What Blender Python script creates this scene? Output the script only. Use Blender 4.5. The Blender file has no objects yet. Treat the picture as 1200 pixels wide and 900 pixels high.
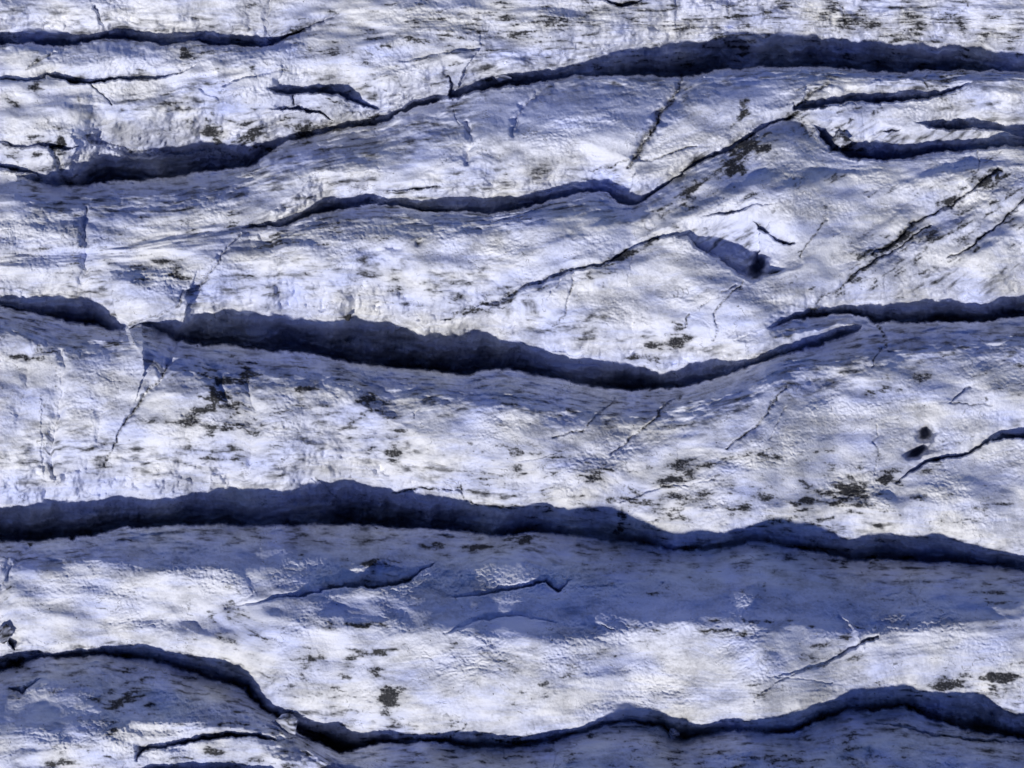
import bpy, math, random
import numpy as np
F = np.float32
# ------------------------------------------------------------------ survey frame
# The glacier is surveyed on a plan 1200 x 900 units; one unit is 5 cm of ice.
S = 0.05
PW, PH = 1200.0, 900.0
LENS, SENSOR = 40.0, 36.0
TILT = math.radians(15.0)                 # the drone looks slightly up-glacier
DIST = PW * S * LENS / SENSOR             # metres from camera to plan centre
SUN_EL, SUN_AZ = math.radians(33), math.radians(22)    # sun low in the south-south-west

# ------------------------------------------------------------------ noise
rng = np.random.RandomState(7)
PERM = rng.permutation(512).astype(np.int32)
ang = rng.rand(512) * 2 * np.pi
GX, GY = np.cos(ang).astype(F), np.sin(ang).astype(F)

def pn(x, y, seed=0):
    xi = np.floor(x).astype(np.int32); yi = np.floor(y).astype(np.int32)
    fx = (x - xi).astype(F); fy = (y - yi).astype(F)
    u = fx * fx * fx * (fx * (fx * 6 - 15) + 10); v = fy * fy * fy * (fy * (fy * 6 - 15) + 10)
    def g(ix, iy, dx, dy):
        h = PERM[(PERM[(ix + seed * 37) & 511] + iy * 3 + seed * 101) & 511]
        return GX[h] * dx + GY[h] * dy
    a = g(xi, yi, fx, fy); b = g(xi + 1, yi, fx - 1, fy)
    c = g(xi, yi + 1, fx, fy - 1); d = g(xi + 1, yi + 1, fx - 1, fy - 1)
    return ((a + (b - a) * u) * (1 - v) + (c + (d - c) * u) * v) * F(1.5)

def fbm(x, y, o=3, seed=0, gain=0.5):
    r = 0; a = 1.0
    for k in range(o):
        r = r + a * pn(x * F(2.03 ** k) + k * 17.3, y * F(2.03 ** k) + k * 9.1, seed + k); a *= gain
    return r

def ss(a, b, x):
    t = np.clip((x - a) / (b - a), 0, 1); return t * t * (3 - 2 * t)

# ------------------------------------------------------------------ grid axes (fine in view, coarser further off)
def axis(n, step):
    core = np.arange(-30, n + 30, step)
    out = [0.0]; s = step
    while out[-1] < 650:
        s = min(s * 1.06, 9); out.append(out[-1] + s)
    out = np.array(out[1:])
    return np.concatenate([(-30 - out)[::-1], core, core[-1] + out]).astype(F)
STEP = 0.88
ax, ay = axis(PW, STEP), axis(PH, STEP)
NX, NY = len(ax), len(ay)
X, Y = np.meshgrid(ax, ay)
# natural meander of every line drawn on the plan
WXm = 5.0 * fbm(X / 46, Y / 38, 3, 3) + 1.6 * fbm(X / 9, Y / 8, 2, 11)
WYm = 3.2 * fbm(X / 52, Y / 44, 3, 5) + 1.5 * fbm(X / 10, Y / 8, 2, 13)
XW, YW = X + WXm, Y + WYm

def blur1(a, r):
    k = np.exp(-0.5 * (np.arange(-3 * r, 3 * r + 1) / r) ** 2); k /= k.sum()
    p = np.pad(a, (3 * r, 3 * r), mode='edge')
    return np.convolve(p, k, 'valid')
def curve(pts, sm=6):
    p = np.array(pts, float)
    return blur1(np.interp(ax, p[:, 0], p[:, 1]), sm)

# ------------------------------------------------------------------ the folds: lines across the glacier and the gradient between them
C2E = [(-100,214),(0,215),(50,218),(100,215),(200,207),(260,200),(298,190),(312,178),(340,165),(400,150),(450,140),(500,121),(560,105),(620,95),(680,88),(740,88),(800,88),(830,82),(900,78),(940,76),(1000,80),(1060,85),(1100,80),(1130,80),(1200,84),(1300,86)]
C3E = [(-100,290),(0,290),(290,268),(360,254),(400,243),(440,239),(480,243),(520,247),(570,250),(600,246),(630,237),(660,230),(690,222),(710,222),(735,236),(760,230),(800,204),(867,170),(893,152),(930,142),(975,178),(1010,183),(1080,180),(1150,174),(1200,172),(1300,170)]
C4E = [(-100,350),(0,355),(20,360),(50,368),(80,377),(110,382),(140,386),(210,397),(260,402),(300,405),(350,412),(400,420),(450,425),(500,431),(540,435),(570,430),(600,432),(640,440),(680,447),(710,453),(740,455),(780,453),(820,447),(850,437),(870,430),(900,418),(940,408),(970,400),(1000,388),(1020,380),(1060,377),(1100,373),(1150,374),(1200,370),(1300,366)]
C5E = [(-100,632),(0,630),(50,632),(80,630),(110,625),(140,617),(200,613),(260,613),(330,613),(400,612),(450,615),(500,617),(540,620),(580,625),(620,622),(680,628),(740,635),(800,643),(830,645),(860,640),(880,632),(920,640),(960,647),(1000,655),(1060,655),(1100,657),(1150,660),(1200,667),(1300,672)]
C6E = [(-100,790),(0,785),(20,778),(50,770),(80,770),(120,766),(170,774),(200,780),(240,790),(270,800),(290,806),(304,820),(316,836),(345,856),(380,872),(400,880),(430,874),(460,870),(500,867),(520,869),(560,875),(600,875),(640,867),(680,856),(710,848),(740,843),(770,850),(790,862),(805,865),(830,858),(860,854),(900,861),(930,857),(960,845),(990,829),(1030,831),(1060,827),(1080,836),(1100,843),(1130,850),(1160,856),(1200,866),(1300,880)]
folds = [  # (line, gradient from the previous line down to this one: + rises, - falls)
 ([(0,-700)], [(0,0)]),
 ([(0,-60)], [(0,.06)]),
 ([(0,0)], [(0,.1)]),
 ([(-100,50),(0,50),(330,48),(400,25),(600,20),(1200,20)], [(0,-.30),(380,-.1),(1200,.0)]),
 ([(0,95),(200,88),(300,70),(400,50),(600,42),(800,28),(1200,28)], [(0,-.02),(400,-.10),(1200,-.2)]),
 ([(0,150),(110,152),(250,142),(330,112),(400,95),(480,92),(560,72),(680,62),(800,45),(900,34),(1000,40),(1200,52)], [(0,-.22),(300,-.3),(600,-.25),(1200,-.35)]),
 (C2E, [(0,-.45),(300,-.6),(500,-.4),(700,-.35),(1200,-.45)]),
 ([(0,243),(100,247),(200,250),(260,237),(300,217),(400,192),(480,172),(600,165),(740,150),(850,125),(940,105),(1000,98),(1200,95)], [(0,.72),(150,.70),(300,.66),(450,.58),(600,.46),(750,.42),(850,.42),(950,.40),(1200,.40)]),
 ([(0,300),(150,290),(290,262),(350,240),(400,222),(500,218),(600,217),(735,207),(800,190),(880,155),(930,135),(1000,132),(1200,135)], [(0,-.22),(400,-.2),(600,-.18),(800,-.05),(1000,-.15),(1200,-.3)]),
 (C3E, [(0,-.2),(400,-.3),(735,-.3),(900,-.2),(1200,-.3)]),
 ([(0,310),(150,305),(300,288),(500,278),(700,255),(800,255),(900,215),(1000,205),(1200,200)], [(0,-.1),(300,.22),(600,.42),(740,.35),(900,.48),(1000,.44),(1200,.34)]),
 ([(0,335),(140,340),(205,350),(400,345),(600,370),(740,380),(880,362),(930,345),(1200,330)], [(0,-.22),(200,-.16),(500,-.16),(700,-.14),(880,-.06),(1200,-.16)]),
 (C4E, [(0,-.4),(200,-.45),(500,-.5),(700,-.5),(900,-.3),(1200,-.5)]),
 ([(0,388),(80,415),(150,417),(200,430),(300,450),(370,455),(400,452),(450,462),(600,475),(700,482),(800,492),(870,475),(920,437),(1000,425),(1100,417),(1200,408)], [(0,.45),(120,.66),(210,.68),(300,.70),(400,.66),(500,.56),(600,.52),(700,.55),(800,.66),(880,.70),(950,.72),(1050,.74),(1200,.72)]),
 ([(0,500),(200,510),(400,520),(600,545),(800,560),(900,550),(1000,530),(1100,515),(1200,500)], [(0,-.20),(400,-.20),(600,-.18),(800,-.15),(1200,-.17)]),
 ([(0,570),(200,560),(290,568),(400,545),(500,575),(640,590),(780,620),(830,622),(880,610),(1000,612),(1100,622),(1200,640)], [(0,-.32),(400,-.35),(600,-.35),(900,-.25),(1200,-.18)]),
 (C5E, [(0,-.6),(400,-.6),(700,-.4),(1200,-.5)]),
 ([(0,662),(60,664),(150,668),(250,674),(285,690),(300,714),(330,722),(400,728),(480,738),(540,741),(600,748),(640,752),(700,746),(760,740),(800,731),(850,731),(900,736),(1000,740),(1080,736),(1130,729),(1200,720)], [(0,.62),(200,.62),(270,.58),(330,.62),(480,.76),(600,.84),(720,.84),(900,.84),(1100,.82),(1200,.82)]),
 ([(0,715),(200,725),(300,765),(500,800),(700,790),(900,800),(1000,785),(1100,765),(1200,760)], [(0,-.18),(300,-.24),(600,-.27),(900,-.26),(1200,-.26)]),
 ([(0,748),(60,762),(150,762),(230,776),(285,796),(320,830),(400,846),(440,856),(600,862),(680,846),(740,832),(800,842),(900,840),(960,822),(1020,804),(1100,802),(1200,832)], [(0,-.35),(300,-.38),(600,-.36),(900,-.30),(1200,-.35)]),
 (C6E, [(0,-.4),(400,-.6),(700,-.5),(1200,-.4)]),
 ([(0,862),(100,856),(200,847),(300,852),(350,865),(400,912),(500,925),(740,922),(1000,915),(1200,930)], [(0,.68),(150,.66),(300,.64),(380,.72),(600,.75),(1200,.75)]),
 ([(0,910),(200,900),(400,960),(600,1040),(1200,1050)], [(0,-.15),(400,-.2),(1200,-.2)]),
 ([(0,1700)], [(0,.02)]),
]
ff = []
for i, f in enumerate(folds):
    ff.append(f)
    if f[0] in (C2E, C3E, C4E, C5E, C6E):       # the backs are rounded: steep beside the trench, easing off above
        nx = folds[i + 1]; xs = np.linspace(-200, 1400, 81)
        I = lambda p: np.interp(xs, [q[0] for q in p], [q[1] for q in p])
        a, b, g = I(f[0]), I(nx[0]), I(nx[1])
        full = f[0] is C5E or f[0] is C6E
        fr = .45; k1 = 1.3; k2 = (1 - fr * k1) / (1 - fr)
        if full: k1 = 1.25; k2 = .92
        ff.append((list(zip(xs, a + fr * (b - a))), list(zip(xs, g * k1))))
        folds[i + 1] = (nx[0], list(zip(xs, g * k2)))
folds = ff
ys = np.array([curve(f[0], 5) for f in folds])
gr = np.array([curve(f[1], 12) for f in folds])
for i in range(1, len(folds)):
    ys[i] = np.maximum(ys[i], ys[i - 1] + 3)
zs = np.zeros_like(ys)
for i in range(1, len(folds)):
    zs[i] = zs[i - 1] + gr[i] * (ys[i] - ys[i - 1])
zs -= zs[3]
base = np.zeros((NY, NX), F); flow = np.zeros((NY, NX), F); backm = np.zeros((NY, NX), F)
isb = np.array([1.0 if (f[0] in (C2E, C3E, C4E, C5E, C6E) or (i > 0 and folds[i - 1][0] in (C2E, C3E, C4E, C5E, C6E))) else 0.0 for i, f in enumerate(folds)])
idx = np.arange(len(folds)) * 42.0
for j in range(NX):
    base[:, j] = np.interp(ay, ys[:, j], zs[:, j])
    flow[:, j] = np.interp(ay, ys[:, j], idx); backm[:, j] = np.interp(ay, ys[:, j], isb)
def gblur(a, r):
    k = np.exp(-0.5 * (np.arange(-3 * r, 3 * r + 1) / r) ** 2).astype(F); k /= k.sum()
    for axs in (0, 1):
        pad = [(0, 0), (0, 0)]; pad[axs] = (3 * r, 3 * r)
        p = np.pad(a, pad, mode='edge'); o = np.zeros_like(a)
        for i, w in enumerate(k):
            o += w * (p[i:i + NY, :] if axs == 0 else p[:, i:i + NX])
        a = o
    return a
base = gblur(base, 6); flow = gblur(flow, 5)

# ------------------------------------------------------------------ strokes on the plan
def field(pts, pad, warp=1.0):
    """distance to a line; returns window, |d|, signed d (+ north), width, position along (0..1)"""
    P = np.array(pts, float)
    x0, x1 = P[:, 0].min() - pad - 12, P[:, 0].max() + pad + 12
    y0, y1 = P[:, 1].min() - pad - 12, P[:, 1].max() + pad + 12
    i0, i1 = np.searchsorted(ax, [x0, x1]); j0, j1 = np.searchsorted(ay, [y0, y1])
    sl = (slice(j0, j1), slice(i0, i1))
    x = X[sl] + WXm[sl] * warp; y = Y[sl] + WYm[sl] * warp
    best = np.full(x.shape, 1e9, F); sg = np.zeros_like(best); wd = np.zeros_like(best); tt = np.zeros_like(best)
    L = np.hypot(np.diff(P[:, 0]), np.diff(P[:, 1])); T = max(L.sum(), 1e-6); acc = 0
    for k in range(len(P) - 1):
        a, b = P[k], P[k + 1]; dx, dy = b[0] - a[0], b[1] - a[1]; l = max(L[k], 1e-6)
        t = np.clip(((x - a[0]) * dx + (y - a[1]) * dy) / (l * l), 0, 1)
        ex = x - (a[0] + t * dx); ey = y - (a[1] + t * dy)
        d = np.sqrt(ex * ex + ey * ey); m = d < best
        s = np.where(ex * dy - ey * dx >= 0, 1, -1)
        best = np.where(m, d, best); sg = np.where(m, d * s, sg)
        wd = np.where(m, a[2] + t * (b[2] - a[2]), wd); tt = np.where(m, (acc + t * l) / T, tt)
        acc += l
    return sl, best, sg, wd, tt

carve = np.zeros((NY, NX), F)
CHIP = .7 * fbm(X / 5.5, Y / 4.5, 3, 221, .6)
FLUTE = fbm(X / 17, Y / 24, 3, 201) * .75 + fbm(X / 60, Y / 50, 2, 211)          # ribs that run down the trench walls
def crevasse(pts, k=1.0, W=3.0, p=2.0, lip=2.0, dmax=125, warp=1.0, slot=.8, open_=1.2, south=None):
    sl, d, s, w, t = field(pts, max(q[2] for q in pts) * W * 1.5 + 10 + (60 if south else 0), warp)
    w = np.maximum(w * open_, 0.01)
    w = w * (1 + .20 * fbm(X[sl] / 75, Y[sl] / 300, 2, 207))
    D = np.minimum(2.0 * w * k, dmax)
    f = FLUTE[sl]; s = s + CHIP[sl] * np.clip(w / 6, .2, 1)
    sv = s * (1 + .17 * f * ss(.15, .8, s / w) * ss(1.7, 1.0, s / w))
    n = D * np.clip(1 - sv / (W * w), 0, 1) ** p
    q = np.clip(sv / w + .03 + .10 * f * (sv > 0), 0, 9)
    slot = slot * np.clip(1 + .9 * fbm(X[sl] / 90, Y[sl] / 400, 2, 231), .35, 1.7)
    n = n + D * slot * 1.15 * np.exp(-(q * 3.0) ** 1.5)
    e = lip + 0.03 * D
    so = D * (1 + slot * 1.1) * np.clip(1 + s / e, 0, 1) ** 1.5
    if south:                                   # a rounded far bank that falls ever more steeply into the trench
        A = .8 * south[0] * np.clip(w / 14, 0, 1)
        so = so * .8 + A * np.exp(-(np.clip(-s, 0, None) / south[1]) ** 1.1)
        n = n * .8 + A * np.exp(-(np.clip(sv, 0, None) / (1.1 * w)) ** 2)
    carve[sl] = np.maximum(carve[sl], np.where(s >= 0, n, so))

def with_w(E, x0, x1, top):
    """edge line E between x0 and x1 with shadow widths from a list (x, width)"""
    tp = np.array(top, float); e = np.array(E, float)
    xs = sorted({x0, x1, *[q[0] for q in E if x0 < q[0] < x1], *[q[0] for q in top if x0 < q[0] < x1]})
    return [(x, float(np.interp(x, e[:, 0], e[:, 1])), float(np.interp(x, tp[:, 0], tp[:, 1]))) for x in xs]

C1E = [(-100,52),(0,50),(30,51),(60,52),(110,47),(125,46),(160,46),(200,50),(230,48),(245,52),(290,54),(310,53),(330,48),(350,40),(372,29),(395,14),(425,-8),(520,-60),(700,-120),(1300,-140)]
crevasse(with_w(C1E, -600, 400, [(-600,20),(0,21),(60,22),(110,15),(130,16),(200,18),(300,18),(330,9),(350,6),(375,4),(400,0)]), south=(18, 13))
# step in the shelf below it
crevasse([(-100,94,3),(0,93,4),(43,92,5),(55,89,7),(80,95,8),(103,100,8),(140,94,6),(190,90,6),(210,84,4),(235,72,1)])
# second trench, left with a deep line and an inner ledge
crevasse([(-300,205,14),(-60,192,16),(0,196,9),(22,200,9),(45,206,12),(62,213,14),(80,215,10),(100,216,2)])
crevasse([(0,166,2),(20,172,6),(45,168,8),(75,176,6),(100,170,3)], k=.8)
crevasse([(20,206,2),(52,213,10),(85,216,20),(115,214,34),(150,211,42),(200,206,44),(260,199,44),(298,189,42),(308,182,38),(322,172,26),(345,162,18),(380,154,13),(400,150,12),(440,143,18),(480,129,16),(510,119,18)], k=.95, slot=.5, south=(56, 32))
crevasse([(312,103,2),(322,106,10),(345,110,12),(372,107,12),(395,112,14),(425,122,16),(455,130,13),(468,128,8),(478,124,1)], k=1.1, slot=.4)
crevasse([(308,127,1),(330,128,7),(350,129,8),(372,132,8),(385,140,9),(400,147,9),(430,144,14),(470,131,10),(500,122,6),(518,115,4)], k=1.0)
crevasse([(341,108,3),(345,125,4),(342,150,3),(343,160,1)], lip=3)
crevasse([(505,93,3),(522,90,10),(528,113,22),(545,108,22),(580,102,22),(620,95,22),(650,91,24),(680,88,28)], k=.9)
crevasse([(566,97,1),(575,86,9),(590,76,7),(603,62,4),(615,55,1)], k=.8)
crevasse(with_w(C2E, 600, 1900, [(600,2),(640,10),(680,26),(740,38),(800,54),(860,68),(920,62),(960,42),(1010,56),(1060,50),(1100,38),(1150,34),(1200,36),(1900,36)]), slot=.5, south=(26, 24))
crevasse([(700,0,1),(710,1,5),(725,8,10),(740,6,9),(765,-1,4),(800,-4,1)])
# trench inside the second fold
crevasse([(286,268,2),(296,268,5),(330,263,10),(360,253,16),(385,246,24),(400,243,22),(432,236,16),(445,239,10),(480,243,14),(520,247,22),(570,250,24),(600,246,26),(630,237,22),(660,230,20),(690,222,16),(712,222,14),(728,236,18),(737,239,16),(755,233,9),(785,212,5),(800,203,6),(822,190,8),(867,168,9),(893,151,7),(930,137,3),(938,132,1)], k=.9, south=(32, 22))
crevasse([(432,226,2),(450,226,5),(480,222,6),(510,218,6),(545,216,5),(556,220,1)])
# breaks on the right shoulder
crevasse([(930,118,1),(934,128,9),(950,124,12),(985,120,12),(1010,117,14),(1030,120,19),(1060,118,19),(1085,115,13),(1104,113,7),(1120,104,6),(1150,94,2)], k=.9)
crevasse([(952,146,1),(960,156,12),(975,176,14),(1008,184,22),(1050,183,22),(1080,180,18),(1110,176,12),(1150,174,16),(1200,171,22),(1400,168,24),(1900,168,20)], k=1.0)
crevasse([(1066,140,1),(1090,147,12),(1110,152,16),(1140,150,18),(1160,152,22),(1190,160,26),(1210,163,26),(1400,160,16)], k=.8)
crevasse([(1030,152,1),(1043,156,10),(1055,150,4),(1062,144,1)], k=.9)
crevasse([(993,152,2),(1004,168,5),(1010,182,4)], lip=3)
# moulin basin
crevasse([(700,309,2),(740,290,4),(770,280,5),(788,276,4),(806,276,9),(822,290,18),(845,307,24),(866,320,26),(880,326,26),(890,327,22),(903,322,10),(918,318,2)], k=.8, p=1.6, slot=.15)
crevasse([(822,252,1),(840,250,3),(858,248,4),(884,242,2),(900,239,1)])
crevasse([(884,258,2),(888,268,9),(893,272,8),(897,273,3)], k=.7)
crevasse([(895,272,1),(905,280,4),(918,284,5),(932,283,2)], k=.9)
# middle trenches
crevasse([(-600,352,16),(-100,350,14),(0,355,9),(20,361,13),(50,368,19),(80,377,25),(110,382,24),(130,385,17),(142,384,7),(150,380,1)], k=1.0, south=(44, 26))
crevasse([(146,386,1),(170,378,3),(205,398,22),(230,400,32),(260,402,36),(300,406,36),(350,412,42),(400,420,50),(450,426,54),(480,429,48),(520,435,46),(540,435,48),(570,430,42),(600,432,38),(640,440,36),(680,447,36),(740,455,35),(780,453,24),(820,447,22),(850,437,16),(870,430,12),(895,421,9),(930,411,12),(960,403,14),(985,394,12),(1005,386,7),(1022,379,2)], slot=.7, south=(62, 34))
crevasse([(462,405,2),(475,410,8),(500,418,14),(525,414,12),(540,402,6),(556,398,1)], k=.6)
crevasse([(903,384,2),(912,381,6),(930,374,9),(950,369,12),(990,368,15),(1012,373,16),(1030,378,18),(1060,377,22),(1100,373,24),(1150,374,24),(1200,370,30),(1400,366,30),(1900,366,30)], k=1.1, slot=1.2, south=(60, 36))
# lower right fold
crevasse([(1050,566,1),(1072,553,3),(1088,542,4),(1105,539,5),(1126,537,5),(1140,528,3),(1160,513,6),(1175,511,11),(1200,511,13),(1300,512,14),(1900,512,14)])
# long lower trench
C5T = [(-600,40),(0,44),(50,50),(80,54),(110,48),(140,43),(200,40),(250,37),(290,34),(330,38),(360,48),(400,57),(430,50),(460,40),(500,33),(560,27),(600,25),(640,21),(680,17),(720,15),(780,9),(820,8),(850,9),(880,11),(920,14),(960,17),(1000,22),(1060,20),(1100,18),(1150,13),(1200,10),(1900,16)]
crevasse(with_w(C5E, -600, 1900, C5T), k=1.05, dmax=100, south=(46, 22))
crevasse([(280,709,1),(310,703,3),(350,698,5),(380,690,7),(405,686,10),(440,687,13),(462,684,12),(485,672,6),(512,656,1)], k=.8)
crevasse([(530,700,1),(560,697,3),(600,690,4),(640,682,5),(655,694,5),(668,680,2),(675,676,1)], k=.9)
# trench under the long white slab
C6T = [(-600,14),(0,9),(30,9),(60,6),(100,6),(150,9),(200,10),(240,12),(290,12),(310,10),(345,14),(400,26),(430,16),(500,7),(560,9),(600,9),(680,4),(740,4),(770,7),(800,12),(830,9),(870,7),(900,9),(930,11),(960,11),(990,8),(1030,13),(1060,13),(1100,20),(1140,24),(1170,18),(1200,20),(1900,30)]
crevasse(with_w(C6E, -600, 1900, [(a, b * 1.0) for a, b in C6T]), k=1.15, slot=1.2, south=(60, 22))
crevasse([(985,846,2),(1040,850,8),(1100,862,10),(1160,868,10),(1200,872,10),(1400,880,10)], k=1.0)
crevasse([(0,742,1),(12,756,8),(18,766,3)], k=.8); crevasse([(0,800,2),(24,812,10),(40,800,8),(50,786,2)], k=.7)
C7E = [(-600,925),(0,915),(120,903),(160,885),(185,877),(210,872),(235,866),(265,860),(300,863),(330,867),(360,868),(382,873)]
crevasse([(158,890,1),(168,878,4),(210,871,5),(240,865,5),(265,860,5),(300,863,5),(330,867,5),(360,866,9),(382,873,14)], k=1.6)
crevasse([(160,900,1),(180,901,6),(220,905,8),(300,912,14),(400,915,20)], k=.9)

# oblique fractures whose lower side stands proud
for st in [[(515,374,1),(545,365,2.5),(580,353,3.5),(620,337,4),(650,326,5),(680,316,5),(702,309,3)],
           [(1018,302,1),(1035,290,2.5),(1060,270,3.5),(1090,251,3.5),(1120,233,4),(1150,212,4.5),(1170,200,3)],
           [(1108,303,1),(1145,285,2.5),(1160,272,3),(1180,252,3.5),(1206,230,3.5),(1300,190,3)],
           [(942,370,2),(960,350,4),(1000,320,4),(1040,298,3.5),(1060,282,3),(1092,264,1)],
           [(868,516,1),(885,498,2.5),(900,478,3),(920,455,3.5),(935,435,2)],
           [(714,532,1),(740,512,3),(762,495,3.5),(780,480,3.5),(802,462,3)],
           [(736,202,2),(744,185,5),(755,165,6),(775,140,6),(793,110,6),(798,90,3)],
           [(600,160,1),(608,132,4),(618,120,5),(634,97,4)],
           [(136,520,1),(148,495,2.5),(160,482,4),(176,455,5),(193,430,5),(204,400,5),(214,396,4)],
           [(276,470,1),(290,452,4),(306,440,6),(320,428,6),(332,414,3)],
           [(470,498,1),(486,485,5),(500,470,6),(520,455,5),(536,440,2)],
           [(180,560,1),(230,552,2),(300,560,1)],[(520,742,1),(560,728,3),(600,722,3),(650,728,1)],
           [(430,512,1),(520,505,2.5),(600,525,1)],[(600,545,1),(660,528,3),(700,505,3),(718,465,2)],
           [(660,612,1),(760,575,2.5),(840,560,1)],[(900,792,1),(960,780,2.5),(1010,752,3.5),(1030,742,1)],
           [(210,110,1),(250,100,4),(300,90,3),(330,80,1)],[(470,70,1),(540,58,4),(610,52,3),(640,45,1)],[(0,272,1),(60,262,3),(110,262,1)]]:
    crevasse(st, k=.7, W=2.4, p=1.6, slot=.25)
for st in [([(60,606,2),(110,598,8),(180,596,10),(250,600,9),(300,606,3)],.8),([(300,594,2),(350,588,9),(400,586,10),(440,594,4)],.8),([(470,604,2),(540,606,7),(600,610,6),(650,613,2)],.8),
           ([(210,384,2),(260,386,9),(330,388,10),(370,394,3)],.8),([(380,392,2),(420,398,11),(470,404,12),(500,410,3)],.8),([(580,414,2),(640,422,8),(700,434,9),(740,440,2)],.8),
           ([(700,62,2),(760,58,8),(820,56,12),(870,60,10),(900,64,2)],.7),([(940,52,2),(1000,58,9),(1060,66,8),(1110,72,2)],.7),([(820,40,1),(850,38,8),(890,46,6),(920,52,1)],.6),
           ([(120,190,2),(160,192,8),(210,190,9),(240,194,2)],.7),([(1030,364,2),(1090,360,8),(1140,362,7),(1190,358,2)],.8),([(470,234,1),(520,236,8),(580,238,8),(620,234,1)],.8),
           ([(700,852,1),(760,846,4),(800,852,1)],.6),([(1070,822,1),(1110,826,9),(1160,838,9),(1200,846,3)],.7)]:
    crevasse(st[0], k=st[1] * .55, W=1.6, p=1.2, slot=.2)
    # (added to the trench itself, not only where nothing is cut yet)
    sl, d, s_, w_, t_ = field(st[0], 24)
    w_ = np.maximum(w_, .01)
    carve[sl] += np.where(s_ >= 0, 1.3 * w_ * np.clip(1 - s_ / (1.7 * w_), 0, 1) ** 1.3, 1.3 * w_ * np.clip(1 + s_ / (.5 * w_ + 1), 0, 1)) * ss(6, 20, carve[sl])
# ------------------------------------------------------------------ mounds and hollows, cracks
bump_h = np.zeros((NY, NX), F)
def mound(cx, cy, rx, ry, a, h, p=1.0):
    r = max(rx, ry) * 2.6
    i0, i1 = np.searchsorted(ax, [cx - r, cx + r]); j0, j1 = np.searchsorted(ay, [cy - r, cy + r])
    sl = (slice(j0, j1), slice(i0, i1)); a = math.radians(a)
    if h > 0 and 0 < cy < 430 and ry < 30: h = h * 1.5
    dx, dy = XW[sl] - cx, YW[sl] - cy
    u = (dx * math.cos(a) + dy * math.sin(a)) / rx; v = (-dx * math.sin(a) + dy * math.cos(a)) / ry
    bump_h[sl] += h * np.exp(-(u * u + v * v) ** p)
for m in [(165,405,38,16,8,6),(345,432,55,16,6,6),(585,485,95,38,4,10,1.5),(430,450,20,22,20,-5),(460,470,18,16,-30,-5),
          (740,470,60,16,5,-6),(860,460,60,30,-25,5),(120,655,75,20,3,7),(270,662,30,20,-20,5),(165,655,16,20,-20,-4),
          (600,655,40,24,10,12),(655,690,14,14,0,-6),(400,650,60,16,-6,5),(560,180,22,34,8,5),(625,150,14,50,38,-4),(585,165,10,40,12,-5),
          (870,110,60,30,-10,9),(770,130,18,40,30,-5),(820,110,14,22,20,5),(960,100,24,22,10,7),(1020,98,26,10,8,5),(1070,97,30,10,5,5),(1160,100,40,16,5,6),
          (905,165,34,14,-5,6),(1060,160,40,12,-6,7),(1160,160,26,10,5,6),(850,265,40,22,15,-9),(905,285,34,26,15,-6),(820,325,60,24,28,6),
          (600,75,24,13,-10,7),(455,135,22,8,8,6),(392,128,14,8,10,5),(420,137,20,7,0,5),(130,72,60,14,0,4),(50,65,60,12,3,3),(240,110,60,24,-25,5),
          (0,712,14,26,0,-9),(20,770,26,10,-15,6),(330,848,20,14,5,10,1.5),(180,835,60,16,10,-5),(1010,800,60,18,-15,-4),(960,770,30,18,30,-6),
          (820,760,60,30,20,6),(560,790,60,30,20,5),(1110,800,70,20,-5,-4),(690,310,40,20,20,4),(780,350,60,30,10,5),(960,388,60,9,-9,6),
          (1090,560,60,16,-18,-5),(1000,590,60,18,-10,5),(820,580,60,24,-10,5),(820,450,30,8,-18,-4),(20,395,40,12,15,5),(50,410,22,7,-20,-5)]:
    mound(*m)

for m in [(1082,516,22,18,-10,-7),(893,300,26,26,0,-7),(780,235,150,13,-36,7),(640,345,130,12,-17,6),(905,235,120,12,-20,6),(1090,215,110,11,-10,6),(330,150,60,12,-30,6),(150,125,70,10,-8,6),(480,85,60,10,-20,7),(1125,262,95,9,-33,6),(1165,285,60,9,-36,5),(1065,250,80,10,-32,5),(1020,300,60,8,-30,4),(960,300,50,9,-38,4),(860,230,70,9,-25,5),(700,270,90,9,-20,5),
          (560,275,80,9,-8,4),(440,300,70,10,6,3),(150,330,60,9,4,4),(60,270,50,10,4,4),(180,130,80,12,-22,7),(260,118,60,10,-30,6),(60,130,60,14,-10,5),(330,60,60,10,-28,6),
          (480,45,70,12,-8,5),(640,25,70,12,4,4),(560,72,40,7,-20,5),(900,12,60,10,5,4),(1100,30,60,14,-10,5),(840,130,8,26,10,-5),(950,90,10,14,20,-6),(1105,92,14,12,-40,-6),
          (350,520,110,10,3,3),(560,520,70,9,6,4),(680,560,50,12,20,5),(740,540,50,10,-20,5),(900,500,40,14,-60,5),(980,470,50,14,-20,5),(1120,480,60,12,-8,4),(850,600,60,9,6,4),
          (430,690,60,9,-14,4),(330,640,60,10,4,6),(480,640,50,8,-20,5),(560,665,40,8,-30,5),(740,670,70,14,12,2.5),(900,690,70,12,-12,2),(1050,680,70,12,8,2),
          (80,720,60,10,6,3),(200,740,70,9,10,4),(420,790,60,12,14,4),(700,800,80,10,-18,4),(900,770,16,34,-30,6),(1080,770,80,12,-14,5),(600,835,80,8,0,4),
          (100,800,50,12,-30,5),(240,820,60,10,12,5),(60,880,60,9,-10,5),(700,890,80,14,-10,2.5),(900,885,70,12,20,2.5),(1080,890,60,10,10,2.5),(560,890,40,10,-50,5)]:
    mound(*m)
def pit(cx, cy, rx, ry, a, h):
    mound(cx, cy, rx * 1.1, ry * 1.1, a, -h, 1.35)
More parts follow.
